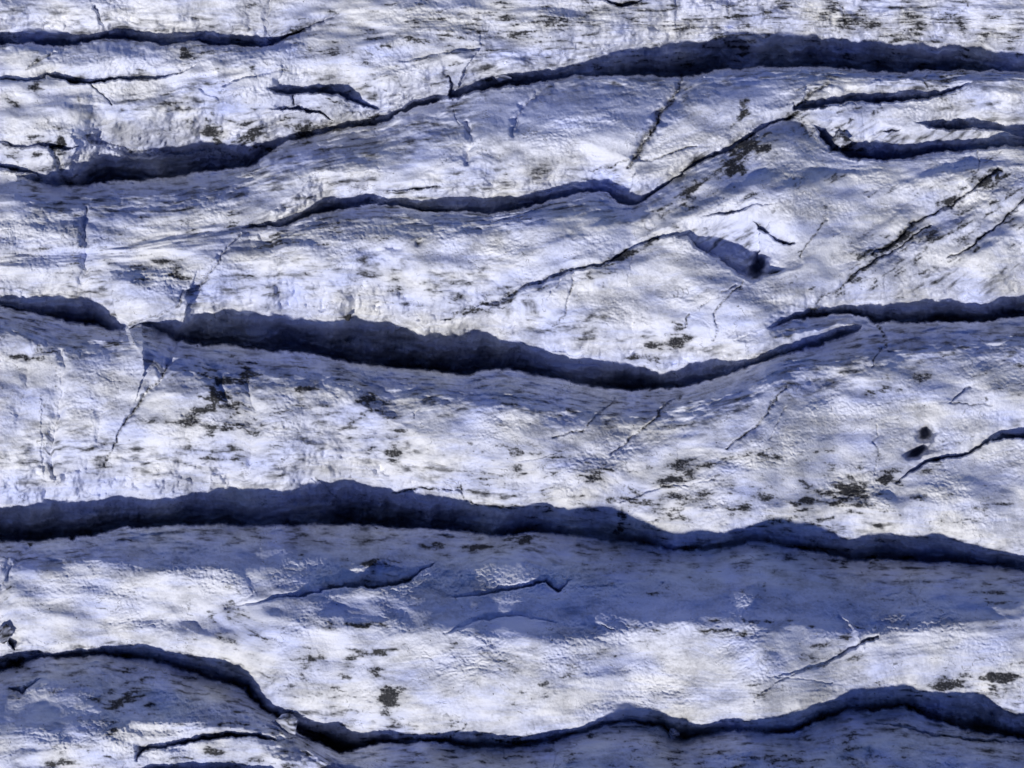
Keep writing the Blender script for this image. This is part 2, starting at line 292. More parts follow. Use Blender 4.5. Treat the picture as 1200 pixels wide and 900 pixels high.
for m in [(888,311,7,13,14,60),(1084,508,9,7,-20,60),(1074,528,10,5.5,-25,45),(313,281,9,8,0,12),(493,284,5,3.5,-10,7),(463,291,8,4,5,6),(1142,207,0.1,0.1,0,0),(788,405,5,6,0,7),(868,127,3,2,0,4),(537,571,3,4,0,6)]:
    if m[5]: pit(*m)
crackd = np.zeros((NY, NX), F)      # how much grit lies in the crack
def crack(pts, depth=4.0, grit=.7, warp=1.3, tilt=None):
    tilt = max(depth, 0) * .5 if tilt is None else tilt
    """thin fracture; tilt > 0 drops its left/north bank a little"""
    sl, d, s, w, t = field(pts, 26, warp)
    w = np.maximum(w, .3)
    bump_h[sl] -= depth * np.exp(-(d / w) ** 2)
    if tilt: bump_h[sl] -= tilt * np.exp(-(np.abs(s) / 14) ** 1.5) * (s > 0) * np.clip(np.abs(s) / 1.5, 0, 1) * ss(0, .15, t) * ss(1, .85, t)
    if grit:
        g = grit * np.exp(-(d / (w * 1.1)) ** 2)
        crackd[sl] = np.maximum(crackd[sl], g)
for c in [([(104,165,3),(125,168,4),(150,177,5),(190,178,6),(215,182,7),(260,178,7),(292,186,7)],16,.5),([(60,172,3),(66,190,4),(80,212,4)],7,.6),([(142,385,2),(180,369,1.6),(205,360,2),(225,340,1.6),(245,322,1.6),(262,303,1.4),(285,275,1)],6,.6),
          ([(517,373,1),(545,363,2),(580,352,2.2),(620,335,2.2),(650,325,2.4),(680,315,2),(702,308,1.5),(735,292,1)],7,.8),
          ([(204,400,3),(200,412,2.4),(193,430,2)],6,.3),([(193,430,6),(176,455,5),(162,480,5),(150,495,3)],5,.0),([(193,430,2),(176,455,2),(160,482,2.4),(148,495,1.6),(138,520,1),(122,545,1)],4,.8),
          ([(70,412,3),(74,435,7),(70,460,8),(66,485,8),(63,520,6),(60,560,2)],5,.05),([(30,420,3),(25,460,6),(18,500,3)],2.5,0),([(108,440,3),(118,480,6),(112,520,3)],2,0),([(290,450,4),(300,500,8),(290,560,3)],2.5,0),([(240,420,3),(255,450,5),(268,475,6)],3.5,.1),
          ([(112,10,1.5),(120,30,3),(126,44,3)],6,.15),([(318,0,2),(311,20,4),(316,40,4),(324,48,3)],7,.1),
          ([(104,245,2),(99,270,5),(100,300,7),(97,330,5)],6,.12),
          ([(548,145,3),(550,165,6),(547,190,3)],7,.05),([(634,97,3),(618,120,6),(608,132,6),(602,160,4)],6,.1),
          ([(870,330,1),(850,348,1.2),(840,370,1),(836,398,1)],4,.8),([(858,335,1),(838,350,1),(825,358,1)],3,.5),([(810,368,1),(800,385,1.2)],3,.8),
          ([(920,455,1.5),(900,478,1.5),(885,498,1.5),(870,514,1.5),(850,525,1)],5,.9),([(918,475,1),(912,495,1),(906,512,1)],3,.5),
          ([(800,463,2),(780,480,1.5),(762,495,1.6),(740,512,1.6),(716,530,1)],5,.8),([(718,465,1),(708,480,1.3),(698,492,1.3),(680,508,1),(650,512,1)],4,.8),
          ([(1034,382,1.2),(1035,398,1.6),(1030,412,1.4),(1024,426,1)],4,.9),([(672,320,1),(670,340,1.3),(664,358,1.2),(650,380,1)],3,.7),
          ([(655,330,1),(642,350,1)],3,.4),([(742,300,1),(736,335,1)],2,.2),
          ([(798,88,4),(793,110,8),(775,140,8),(755,165,7),(744,185,5)],7,.0),([(798,88,2),(793,110,3),(775,140,3),(755,165,3),(744,185,3),(738,200,2)],5,.85),([(744,190,2),(765,188,1.6),(790,178,1.5),(815,170,1)],4,.8),
          ([(735,190,1),(712,196,1),(690,200,.8)],3,.8),([(970,96,2),(952,108,2.6),(938,122,2.4)],7,.8),([(968,125,1),(1005,122,1)],3,.4),
          ([(1170,200,2.2),(1150,212,2),(1120,232,2),(1090,250,2),(1060,268,2),(1035,290,2),(1020,300,1)],5,1.),
          ([(1205,232,2),(1180,252,1.6),(1160,272,1.6),(1145,285,1.2),(1110,302,1)],5,.9),([(1092,264,1),(1060,282,1.5),(1040,298,1.5),(1000,320,1.6),(960,350,2),(945,368,2)],5,.9),
          ([(968,258,1),(958,275,1.2),(940,300,1)],4,.9),([(1147,178,1),(1143,200,1.2),(1130,212,1)],3,.6),
          ([(460,578,1.5),(480,577,1.5),(500,573,1.5),(528,573,1.5),(538,570,2),(545,582,1.4),(562,592,1)],4,1.),([(540,565,2),(541,575,2)],4,1.),
          ([(370,560,1.2),(385,578,1.6),(400,590,1)],3,.6),([(0,636,3),(10,650,3),(8,665,3)],3,.3),([(38,638,2),(22,655,3),(10,675,3)],6,.3),
          ([(285,703,1),(292,695,1),(268,714,1)],2,.3),([(265,565,1),(250,590,1)],2,.3),
          ([(980,765,1.5),(1010,750,1.5),(1028,744,1)],4,.7),([(885,820,1),(905,800,1.2),(940,786,1.2),(975,770,1)],2,.5),([(988,722,2),(1000,740,2),(1012,758,2)],-4,0),
          ([(513,868,2),(530,855,1.5),(545,848,1)],3,.9),([(650,900,1),(652,870,1.6)],3,.4),([(598,900,1),(590,880,1.5)],3,.3),([(1012,895,2.5),(1018,880,3)],4,.6),
          ([(310,103,1),(335,135,1)],1,.2),([(105,103,1),(122,112,1.3),(128,122,1)],3,.9),([(232,104,1.4),(255,112,1.6),(276,120,1)],4,.3),
          ([(345,270,1.4),(330,280,1),(300,290,1)],2,.3),([(60,62,1.4),(45,72,1.6),(33,80,1)],3,.8),
          ([(525,88,2),(500,93,1.4),(430,70,1),(400,78,1)],2,.35),([(322,300,1),(262,303,1)],1,.1),
          ([(985,5,1.4),(988,25,2),(985,48,1.4)],3,.9),([(853,0,2),(854,22,2)],3,.5),([(1140,0,1),(1120,20,1.2)],2,.8),([(975,800,1),(905,792,1)],2,.3),
          ([(1040,700,1),(1060,690,1.2),(1075,710,1)],2,.3),([(720,740,1),(705,732,1)],2,.6),([(1030,500,1),(1028,520,1),(1027,555,1)],2,.6),
          ([(800,500,1),(795,545,1)],1,.1),([(1112,471,1),(1120,462,1.2),(1135,453,1)],3,.5),([(1110,471,1),(1160,476,1)],2,.6),
          ([(560,238,1),(545,225,1)],2,.5),([(1095,75,1),(1085,95,2),(1100,110,1.5)],3,.6)]:
    crack(*c)

# ------------------------------------------------------------------ grit (real dirt on the ice; some shaded banks are darkened here too)
dirt_and_shade = np.zeros((NY, NX), F)
RAG = np.clip(1 + 1.1 * fbm(XW / 20, YW / 9, 3, 251), .25, 3)
def soil_and_shade(cx, cy, rx, ry, a, s):
    r = max(rx, ry) * 2.2
    i0, i1 = np.searchsorted(ax, [cx - r, cx + r]); j0, j1 = np.searchsorted(ay, [cy - r, cy + r])
    sl = (slice(j0, j1), slice(i0, i1)); a = math.radians(a)
    dx, dy = XW[sl] - cx, YW[sl] - cy
    u = (dx * math.cos(a) + dy * math.sin(a)) / rx; v = (-dx * math.sin(a) + dy * math.cos(a)) / ry
    dirt_and_shade[sl] = np.maximum(dirt_and_shade[sl], s * np.exp(-(u * u + v * v) * RAG[sl]))
for d in [(600,30,260,30,-6,.56),(1000,25,260,30,3,.58),(860,185,46,10,-38,1.1),(815,222,34,8,-38,1.0),(730,300,60,7,-24,.8),(560,362,44,6,-18,.9),(1150,214,36,9,-34,1.1),(1040,290,60,8,-32,.9),(1120,225,60,7,-36,.8),(255,462,20,30,20,1.1),(262,500,30,10,0,1.0),(1090,275,120,40,-30,.5),(780,580,220,34,4,.5),(450,330,160,24,4,.34),(300,500,120,40,0,.35),(130,300,120,30,0,.3),(255,470,26,24,-30,.95),(240,490,45,14,0,.7),(225,435,30,10,0,.6),(285,440,22,18,-45,.9),(247,515,8,40,0,.8),(265,538,30,5,5,.7),(330,490,70,26,5,.38),(280,500,60,50,0,.4),
          (440,470,36,12,0,.75),(425,488,30,10,0,.6),(455,490,20,8,0,.6),(462,530,9,26,0,.9),(450,520,40,12,0,.5),(590,560,70,20,0,.5),(650,540,60,14,15,.6),(690,560,40,20,20,.55),(660,580,60,16,0,.5),(640,595,70,10,3,.5),
          (790,560,34,20,-30,.85),(785,490,20,30,-45,.5),(790,570,16,26,20,.7),(830,540,50,14,-8,.55),(900,535,60,14,-5,.6),(760,600,60,14,5,.65),(730,605,10,14,0,.9),(785,605,6,12,0,.9),(870,590,60,16,-6,.55),
          (980,580,50,24,-15,.95),(1040,565,30,14,-25,.9),(960,610,60,10,-8,.8),(1070,560,50,8,-20,.5),(1000,560,50,12,0,.6),(1130,610,50,12,-20,.4),(1150,600,60,12,-15,.45),(1060,590,60,6,-10,.5),
          (1030,455,50,7,-8,.6),(1100,440,60,7,-10,.55),(1150,430,60,9,-8,.45),(1000,440,50,14,-5,.35),(1037,470,8,5,0,.8),(1180,470,30,10,0,.3),
          (850,200,70,11,-32,.95),(800,230,46,9,-35,.7),(880,165,20,18,-60,.8),(790,250,40,14,-35,.5),(870,130,10,6,-60,.9),(700,320,30,12,-25,.4),(760,410,24,14,-10,.7),(790,400,16,14,-60,.85),(745,390,30,8,20,.45),
          (830,345,10,16,60,.5),(850,345,14,6,-35,.5),(1000,330,80,14,-30,.6),(1040,315,50,10,-30,.6),(1130,260,60,16,-30,.5),(1170,240,40,30,-30,.4),(1060,330,60,12,-10,.4),(1140,225,40,12,-30,.8),(1170,205,14,9,0,.9),(1100,310,50,9,-30,.5),(920,225,80,10,-15,.35),(1010,230,70,8,-10,.3),
          (230,260,70,14,5,.5),(200,310,50,14,0,.55),(205,322,26,10,0,.8),(50,318,36,5,0,.5),(320,282,13,11,0,1.),(375,272,30,9,-10,.7),(440,240,60,8,-15,.3),(460,280,60,12,-5,.3),(395,290,40,10,0,.3),(550,315,70,12,-12,.35),(470,345,80,14,5,.4),(560,345,50,10,-10,.5),(300,335,40,14,30,.35),
          (60,305,26,10,80,.2),(42,100,9,9,80,.8),(45,72,18,6,-35,.7),(20,125,14,4,35,.6),(70,168,8,16,-10,.95),(50,165,18,12,0,.55),(25,185,26,12,10,.6),(35,200,40,8,5,.6),(215,130,26,10,15,.7),(225,140,40,10,10,.6),(280,155,60,16,5,.9),(350,150,50,14,-5,.8),(400,120,30,10,20,.6),(420,138,40,8,5,.6),(460,100,60,14,0,.5),
          (215,60,10,6,10,.8),(240,61,14,5,0,.7),(265,62,30,5,-3,.8),(345,38,18,7,-30,.85),(440,10,60,12,-10,.4),(560,60,70,9,-12,.45),(690,40,60,9,0,.45),(600,20,60,6,-12,.5),(520,70,60,12,-5,.4),(640,70,40,8,10,.4),(800,30,60,10,0,.6),(850,20,60,9,0,.6),(890,12,50,7,5,.6),(850,50,70,18,0,.6),(760,70,80,14,5,.45),(700,75,50,10,0,.5),
          (980,70,80,8,0,.5),(1110,20,30,14,-40,.7),(1160,20,40,10,-20,.5),(1000,15,60,6,-5,.45),(1060,60,120,12,0,.35),(570,92,20,8,0,.7),(1110,92,20,14,-25,.85),(990,85,30,6,10,.5),(985,160,16,12,60,.9),(1170,95,40,5,0,.4),(1110,105,14,10,-40,.9),(940,105,20,6,-55,.6),(805,115,8,10,0,.7),(1000,128,60,5,-3,.5),
          (130,402,30,8,-15,.6),(40,412,30,12,-25,.75),(60,455,12,20,70,.25),(10,460,12,8,-50,.7),(30,385,40,6,10,.3),(65,430,10,26,0,.3),(410,372,9,6,0,.6),(530,435,30,9,-10,.5),(360,455,46,4,4,.8),(250,425,30,12,10,.5),
          (20,590,50,4,0,.3),(140,548,50,3,0,.5),(170,585,60,6,4,.3),(100,540,80,4,-3,.3),(500,640,70,9,0,.5),(470,662,60,9,0,.4),(430,660,30,5,-10,.8),(370,655,60,4,0,.4),(560,640,40,9,-12,.7),(600,630,14,6,0,.9),(620,632,20,8,-30,.8),
          (960,655,130,18,2,.5),(820,655,80,16,4,.42),(1130,680,90,18,5,.42),(700,655,60,18,10,.38),(1000,700,120,14,5,.25),(1180,715,60,20,20,.35),(900,690,60,14,-12,.3),(750,690,60,10,10,.2),(690,645,60,8,0,.4),  # grey-brown bank under the long trench, also darkened to deepen its shade
          (275,720,26,10,30,.6),(285,730,34,14,35,.6),(265,750,30,16,40,.45),(410,733,50,4,0,.8),(380,780,40,12,15,.6),(355,785,16,12,0,.7),(455,820,14,30,-18,.9),(440,790,12,20,0,.8),(430,765,40,5,-6,.8),(480,760,40,6,0,.4),(350,810,60,14,20,.4),(420,830,60,30,10,.35),(500,850,60,10,-5,.4),(370,810,10,8,0,.7),(300,770,50,10,20,.35),
          (590,776,24,20,20,.35),(700,768,60,7,-12,.45),(640,800,50,6,-20,.4),(620,820,80,6,-6,.3),(970,765,36,14,-25,.55),(950,780,14,5,-40,.8),(1010,770,60,6,-12,.4),(880,810,26,14,60,.35),(1170,795,50,14,-8,1.),(1120,800,60,12,-8,.75),(1070,815,50,6,-5,.6),(1180,810,40,10,0,.6),(800,738,80,3,2,.8),(870,728,60,3,0,.7),(1000,735,80,4,0,.35),
          (600,868,90,6,-3,.8),(480,866,60,5,0,.8),(360,860,40,10,10,.8),(1160,858,50,5,8,.7),(1050,832,50,6,5,.7),
          (145,800,30,24,50,.55),(155,815,20,14,-50,.95),(140,825,24,12,-30,.85),(175,830,12,8,0,.7),(135,855,14,5,-30,.9),(60,850,80,4,-10,.5),(100,800,90,24,0,.3),(230,800,60,14,10,.4),(260,847,60,3,-3,.6),(85,875,26,10,-10,.6),(90,895,40,6,0,.8),(30,775,30,8,-15,.7),(10,700,10,14,0,.6),(20,790,20,10,0,.5),(240,885,40,8,-10,.7),(300,895,60,6,0,.6),(350,880,30,8,0,.6),(115,815,26,5,-30,.5),
          (900,890,260,22,0,.5),(940,145,40,12,40,.6),(600,890,120,14,0,.45),(1000,870,60,14,20,.4),(520,885,90,10,0,.4),(700,880,60,12,0,.3),(1110,870,60,9,10,.5)]:  # wide patches on the bottom slope darken it to stand in for shade
    soil_and_shade(*d)

# ------------------------------------------------------------------ relief texture
flow = .5 * flow + .5 * Y + 1.1 * bump_h.clip(-8, 10)
for sx, sy, sr, sq, sa in [(560,790,60,26,14),(850,780,50,30,-14),(690,560,44,26,14),(610,800,30,18,-9),(480,520,60,24,6),(1000,570,70,24,-8),(860,270,50,24,10)]:
    flow = flow + sa * np.exp(-((X - sx) / sr) ** 2 - ((Y - sy) / sq) ** 2)
streak = fbm(X / 70 + 3, flow / 4.2, 3, 21)
streak2 = fbm(X / 26 + 9, flow / 2.1 + X / 300, 2, 31)
patch = fbm(X / 110, Y / 60, 3, 41)
cup = .5 - np.abs(fbm(XW / 8.0 + .15 * YW / 5, YW / 6.4, 3, 51, .6)) * 1.6
cup += .5 * fbm(X / 4.4, Y / 3.6, 2, 53)
cupm = ss(-.35, .55, fbm(X / 90, Y / 50, 2, 61))
ridged = 1 - np.abs(fbm(XW / 60, flow / 34, 3, 71, .5))
smask = ss(-.1, .6, fbm(X / 120 + 50, Y / 70, 2, 91))
strata = np.sin((flow + 9 * fbm(X / 130, Y / 60, 3, 81)) * 1.0) * smask
wallm = ss(0, 18, carve)
z = base + bump_h - carve
z += 7.0 * fbm(X / 190, Y / 95, 2, 101)
calm = 1 - .65 * np.exp(-((Y - 800) / 55) ** 4) * ss(150, 330, X + .4 * (850 - Y)) - .35 * np.exp(-((Y - 520) / 50) ** 4)
calm = calm * (1 - .5 * backm * ss(0, 5, 5 + 0 * X))
z += calm * 8.5 * fbm(X / 105, flow / 50, 3, 111, .5) * (1 - .3 * wallm)
obl = fbm((X + 1.1 * Y) / 70, (Y - .35 * X) / 32, 2, 115)
calm = calm * (1 - .6 * np.exp(-((Y - 695) / 45) ** 4) * ss(420, 620, X))
z += calm * 3.2 * obl * (1 - .4 * wallm)
z += 1.9 * (ridged - .7)
z += .92 * cup * (.25 + .9 * cupm) * (1 - .5 * wallm)
z += (.17 * streak + .12 * streak2) * (.4 + .9 * smask)
z += .15 * strata
z += wallm * (1.8 * fbm(X / 22, flow / 9, 3, 121) + 1.5 * fbm(X / 46, carve / 6.0, 3, 123) * ss(4, 20, carve) + 6 * fbm(X / 70, carve / 16, 2, 125) * ss(6, 30, carve))
z += .16 * fbm(X / 2.1, Y / 2.1, 2, 131)

# dirt: streaky where the ice is layered, speckled elsewhere
ca, sa_ = math.cos(math.radians(-33)), math.sin(math.radians(-33))
U, V = X * ca + Y * sa_, -X * sa_ + Y * ca
om = ss(700, 800, X) * ss(120, 170, Y + .1 * (1200 - X)) * ss(370, 330, Y)
fw = flow + .35 * WYm
sp = 1.1 * (fbm(XW / 26, fw / 6.5, 5, 141, .60) * (1 - om) + fbm((U + WXm) / 30, (V + .5 * WYm) / 6.5, 5, 145, .60) * om)
sp2 = fbm(X / 4.2, Y / 2.6, 3, 151, .7)
cl = fbm(X / 34, Y / 18, 4, 161, .62)
dirt_and_shade *= 1 - .9 * np.exp(-((X - 862) / 55) ** 4 - ((Y - 285) / 38) ** 4)
fill = np.clip(dirt_and_shade * (1.1 + .45 * cl), 0, 1.2)
grain = fbm(X / 2.6, Y / 2.0, 3, 155, .75)
cv = np.clip(1.3 * fill ** 1.6 - .58 + .78 * sp + .34 * cl + .22 * sp2 + .10 * grain, 0, 2)
core = (1 - np.exp(-3.2 * cv ** 1.15)) * ss(.02, .25, fill) * np.clip(.95 + .2 * grain, .3, 1.1)
veil = np.clip(fill * (.72 + .45 * sp + .50 * cl + .12 * sp2), 0, 1) * .68
lay = ss(.55, 1.0, np.sin(1.35 * fw + 5 * fbm(X / 90, Y / 60, 2, 241))) * ss(-.1, .5, fbm(X / 60, fw / 14, 2, 243)) * np.clip(.55 + .8 * sp2, 0, 1) * .17
basin = 1 - .85 * np.exp(-((X - 862) / 55) ** 4 - ((Y - 285) / 38) ** 4)
wide = basin * np.clip(.15 + .30 * patch + .10 * sp + .07 * streak + .14 * sp2 + .26 * cl, 0, .6) * .74
fl = np.abs(fbm(XW / 52, flow / 22, 4, 171, .62))
hair = ss(.055, .0, fl) * ss(.0, .5, fbm(X / 34, Y / 24, 2, 181)) * .6
crk = np.clip(crackd * (.75 + .7 * sp2 + .4 * cl), 0, 1)
floor_shade_lip_grit = np.maximum(ss(60, 150, carve) * .45, ss(0, 14, carve) * ss(70, 25, carve) * np.clip(.22 + .4 * sp + .35 * cl, 0, .6))  # trench floors darkened to imitate deep shade; real grime along the lips
amount = np.clip(np.maximum.reduce([core, lay * basin, veil, wide, hair, crk, floor_shade_lip_grit * (.75 + .6 * sp)]), 0, 1)
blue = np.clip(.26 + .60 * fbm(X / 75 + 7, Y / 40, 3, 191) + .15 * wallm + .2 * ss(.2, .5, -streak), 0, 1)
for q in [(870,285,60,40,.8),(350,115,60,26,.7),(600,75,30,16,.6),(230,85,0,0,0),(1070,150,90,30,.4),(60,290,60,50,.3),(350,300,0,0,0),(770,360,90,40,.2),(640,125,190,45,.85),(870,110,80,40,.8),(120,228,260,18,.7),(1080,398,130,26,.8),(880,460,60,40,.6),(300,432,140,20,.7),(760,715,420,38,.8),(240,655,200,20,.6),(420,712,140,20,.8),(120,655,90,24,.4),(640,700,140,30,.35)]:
    if q[2]: blue = np.maximum(blue, q[4] * np.exp(-((X - q[0]) / q[2]) ** 2 - ((Y - q[1]) / q[3]) ** 2) + .0)  # many lie on ridge backs and put their blue shade into the ice colour
z += amount * (.25 * sp2 + .35 * grain)

# ------------------------------------------------------------------ plan -> world
fx = PW * LENS / SENSOR
ct, st = math.cos(TILT), math.sin(TILT)
CAM = np.array([0.0, -DIST * st, DIST * ct])
def world(u, v, h):
    a = (u - PW / 2) / fx; b = -(v - PH / 2) / fx
    dx, dy, dz = a, b * ct + st, b * st - ct
    k = (h * S - CAM[2]) / dz
    return CAM[0] + dx * k, CAM[1] + dy * k, h * S + 0 * k
wx, wy, wz = world(X.astype(float), Y.astype(float), z.astype(float))
Zplan = z

def zat(u, v):
    return float(Zplan[np.searchsorted(ay, v), np.searchsorted(ax, u)])

# ------------------------------------------------------------------ materials
def new_mat(name):
    m = bpy.data.materials.new(name); m.use_nodes = True
    return m, m.node_tree.nodes, m.node_tree.links, m.node_tree.nodes['Principled BSDF']
def ice_material():
    m, N, L, b = new_mat('glacier_ice')
    def mix(f, c1, c2):
        n = N.new('ShaderNodeMix'); n.data_type = 'RGBA'
        for s, v in ((n.inputs[0], f), (n.inputs[6], c1), (n.inputs[7], c2)):
            if hasattr(v, 'links'): L.new(v, s)
            else: s.default_value = v
        return n.outputs[2]
    def math_(op, a, c, cl=False):
        n = N.new('ShaderNodeMath'); n.operation = op; n.use_clamp = cl
        for s, v in zip(n.inputs, (a, c)):
            if hasattr(v, 'links'): L.new(v, s)
            else: s.default_value = v
        return n.outputs[0]
    at = N.new('ShaderNodeAttribute'); at.attribute_name = 'grit'  # dirt, plus the painted shade of trench floors and banks
    ab = N.new('ShaderNodeAttribute'); ab.attribute_name = 'clear_ice_and_shade'
    tc = N.new('ShaderNodeTexCoord')
    def noise(sc, det, rough=.6):
        n = N.new('ShaderNodeTexNoise'); n.inputs['Scale'].default_value = sc
        n.inputs['Detail'].default_value = det; n.inputs['Roughness'].default_value = rough
        L.new(tc.outputs['Object'], n.inputs['Vector']); return n.outputs['Fac']
    n1, n2, n3 = noise(9, 4, .7), noise(1.4, 4), noise(30, 2)
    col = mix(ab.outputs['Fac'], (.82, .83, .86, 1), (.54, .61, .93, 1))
    col = mix(math_('MULTIPLY', n1, .28), col, (.93, .93, .95, 1))
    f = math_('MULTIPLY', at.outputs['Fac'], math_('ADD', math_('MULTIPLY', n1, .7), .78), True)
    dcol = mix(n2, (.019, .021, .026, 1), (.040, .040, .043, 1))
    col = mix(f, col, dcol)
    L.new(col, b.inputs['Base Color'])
    L.new(math_('ADD', math_('MULTIPLY', n1, .3), .38), b.inputs['Roughness'])
    b.inputs['Specular IOR Level'].default_value = .35
    b.inputs['IOR'].default_value = 1.31
    bp = N.new('ShaderNodeBump'); bp.inputs['Strength'].default_value = .55; bp.inputs['Distance'].default_value = .05
    hsum = math_('ADD', math_('MULTIPLY', n1, 1.0), math_('MULTIPLY', n3, .4))
    L.new(hsum, bp.inputs['Height']); L.new(bp.outputs[0], b.inputs['Normal'])
    return m
ICE = ice_material()
def rock_material():
    m, N, L, b = new_mat('dark_stone')
    n = N.new('ShaderNodeTexNoise'); n.inputs['Scale'].default_value = 8; n.inputs['Detail'].default_value = 5
    r = N.new('ShaderNodeValToRGB'); r.color_ramp.elements[0].color = (.012, .012, .013, 1); r.color_ramp.elements[1].color = (.045, .045, .047, 1)
    tc = N.new('ShaderNodeTexCoord'); L.new(tc.outputs['Object'], n.inputs['Vector'])
    L.new(n.outputs['Fac'], r.inputs['Fac']); L.new(r.outputs[0], b.inputs['Base Color']); b.inputs['Roughness'].default_value = .85
    return m
ROCK = rock_material()

# ------------------------------------------------------------------ split the ice along its trenches: one object per ridge
def bl(pts):
    p = np.array(pts, float); return np.interp(XW, p[:, 0], p[:, 1]).astype(F)
B2 = bl(C2E)
B1 = np.minimum(bl(C1E), B2 - 5)
b3 = [(-100,350),(0,355),(50,368),(110,382),(142,385),(180,369),(205,360),(225,340),(245,322),(262,303),(288,269)] + [q for q in C3E if 290 < q[0]]
B3 = bl(b3)
B4 = np.maximum(bl(C4E), B3)
B6 = bl(C5E)
B5 = np.minimum(bl([(-100,632),(880,632),(900,622),(940,617),(1000,604),(1050,570),(1072,553),(1088,542),(1126,537),(1140,528),(1160,513),(1175,511),(1200,511),(1300,512)]), B6)
B5 = np.where(XW < 880, B6, B5)
B7 = bl(C6E)
B8 = np.where(XW < 382, np.maximum(bl(C7E), B7), B7)
region = np.zeros((NY, NX), np.int8)
for B in (B1, B2, B3, B4, B5, B6, B7, B8): region += (YW > B)
freg = region[:-1, :-1]
names = [
 ('ice_ridge', 'thin pale ice strip cut off by a shaded trench in the top left corner'),
 ('ice_ridge', 'grey streaked ice ridge along the top, above the upper trench with the cross-shaped cleft'),
 ('ice_ridge', 'lavender ice ridge whose smooth back rises from the left edge to the broken ledges at upper right'),
 ('ice_ridge', 'broad white ice ridge holding the round meltwater hole in its blue basin'),
 ('ice_ridge', 'widest white ice ridge across the middle, with black grit bands at its left'),
 ('ice_ridge', 'small wedge-shaped ice slab with a grit-lined upper edge at the middle of the right side'),
 ('ice_ridge', 'long ice ridge with shaded blue back and bright white swirled flank below the longest trench'),
 ('ice_ridge', 'grey ice hump with black grit blotches in the lower left corner'),
 ('ice_ridge', 'deeply shaded blue-grey ice slope along the bottom edge'),
]
vid = (np.arange(NY)[:, None] * NX + np.arange(NX)[None, :])
quads = np.stack([vid[:-1, :-1], vid[1:, :-1], vid[1:, 1:], vid[:-1, 1:]], -1)
co = np.stack([wx, wy, wz], -1).reshape(-1, 3).astype(F)
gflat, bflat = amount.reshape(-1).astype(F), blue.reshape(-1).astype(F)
coll = bpy.context.scene.collection
for r, (nm, lab) in enumerate(names):
    q = quads[freg == r]
    used, inv = np.unique(q.reshape(-1), return_inverse=True)
    me = bpy.data.meshes.new(nm)
    me.vertices.add(len(used)); me.vertices.foreach_set('co', co[used].reshape(-1))
    nf = len(q)
    me.loops.add(nf * 4); me.loops.foreach_set('vertex_index', inv.astype(np.int32).reshape(-1))
    me.polygons.add(nf); me.polygons.foreach_set('loop_start', np.arange(nf, dtype=np.int32) * 4)
    me.update(calc_edges=True)
    me.polygons.foreach_set('use_smooth', np.ones(nf, bool))
    for an, dat in (('grit', gflat), ('clear_ice_and_shade', bflat)):
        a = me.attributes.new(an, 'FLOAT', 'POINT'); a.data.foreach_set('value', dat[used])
    me.materials.append(ICE); me.update()
    o = bpy.data.objects.new(nm, me); coll.objects.link(o)
    o['label'] = lab; o['category'] = 'ice ridge'; o['kind'] = 'structure'

# ------------------------------------------------------------------ loose blocks and stones lying on the ice
def lump(name, label, cat, u, v, size, seed, mat, squash=(1, 1, 1), rot=0, grit=.2, rough=.35, sink=.42):
    r = np.random.RandomState(seed)
    import bmesh
    bm = bmesh.new()
    pts = r.normal(size=(13, 3)); pts /= np.linalg.norm(pts, axis=1)[:, None]; pts *= r.uniform(.75, 1.15, (13, 1))
    for p in pts: bm.verts.new(p)
    h = bmesh.ops.convex_hull(bm, input=bm.verts)                 # an angular broken block
    bmesh.ops.delete(bm, geom=[e for e in h['geom_interior'] if isinstance(e, bmesh.types.BMVert)], context='VERTS')
    bmesh.ops.subdivide_edges(bm, edges=bm.edges[:], cuts=5, use_grid_fill=True)
    bmesh.ops.triangulate(bm, faces=bm.faces[:])
    bmesh.ops.smooth_vert(bm, verts=bm.verts[:], factor=.5, use_axis_x=True, use_axis_y=True, use_axis_z=True)
    P = np.array([w.co[:] for w in bm.verts])
    q = P * 2.4 + seed
    P *= (1 + rough * .5 * fbm((q[:, 0] + q[:, 2] * .7).astype(F), (q[:, 1] - q[:, 2] * .6).astype(F), 4, seed % 50))[:, None]
    P *= np.array(squash) * size * S
    c, s_ = math.cos(rot), math.sin(rot); P[:, :2] = P[:, :2] @ np.array([[c, s_], [-s_, c]])
    for w, p in zip(bm.verts, P): w.co = p
    me = bpy.data.meshes.new(name); bm.to_mesh(me); bm.free()
    n = len(me.vertices)
    g = np.clip(grit + .22 + .7 * fbm((P[:, 0] * 2).astype(F), (P[:, 1] * 6 + P[:, 2] * 3).astype(F), 3, 77), 0, 1).astype(F)
    a = me.attributes.new('grit', 'FLOAT', 'POINT'); a.data.foreach_set('value', g)
    a = me.attributes.new('clear_ice_and_shade', 'FLOAT', 'POINT'); a.data.foreach_set('value', np.full(n, .5, F))
    me.polygons.foreach_set('use_smooth', np.ones(len(me.polygons), bool))
    me.materials.append(mat)
    o = bpy.data.objects.new(name, me); coll.objects.link(o)
    h = max(zat(u + a_, v + b_) for a_ in (-4, 0, 4) for b_ in (-4, 0, 4)); p = world(u, v, h)
    o.location = (p[0], p[1], p[2] + size * S * squash[2] * (1 - 2 * sink))
    o['label'] = label; o['category'] = cat
    return o
lump('ice_block', 'brown-stained wedge of ice jammed in the trench below the upper right ledges', 'ice block', 986, 163, 13, 5, ICE, (.85, 1.1, .9), .4, .45)
lump('ice_block', 'pale cracked ice block wedged where the two lower left trenches meet', 'ice block', 335, 848, 20, 9, ICE, (1.1, .8, .9), -.3, .25)
lump('ice_block', 'layered grey ice block at the left edge beside the lower left trench', 'ice block', 5, 742, 15, 14, ICE, (.9, 1.0, .7), .2, .35)
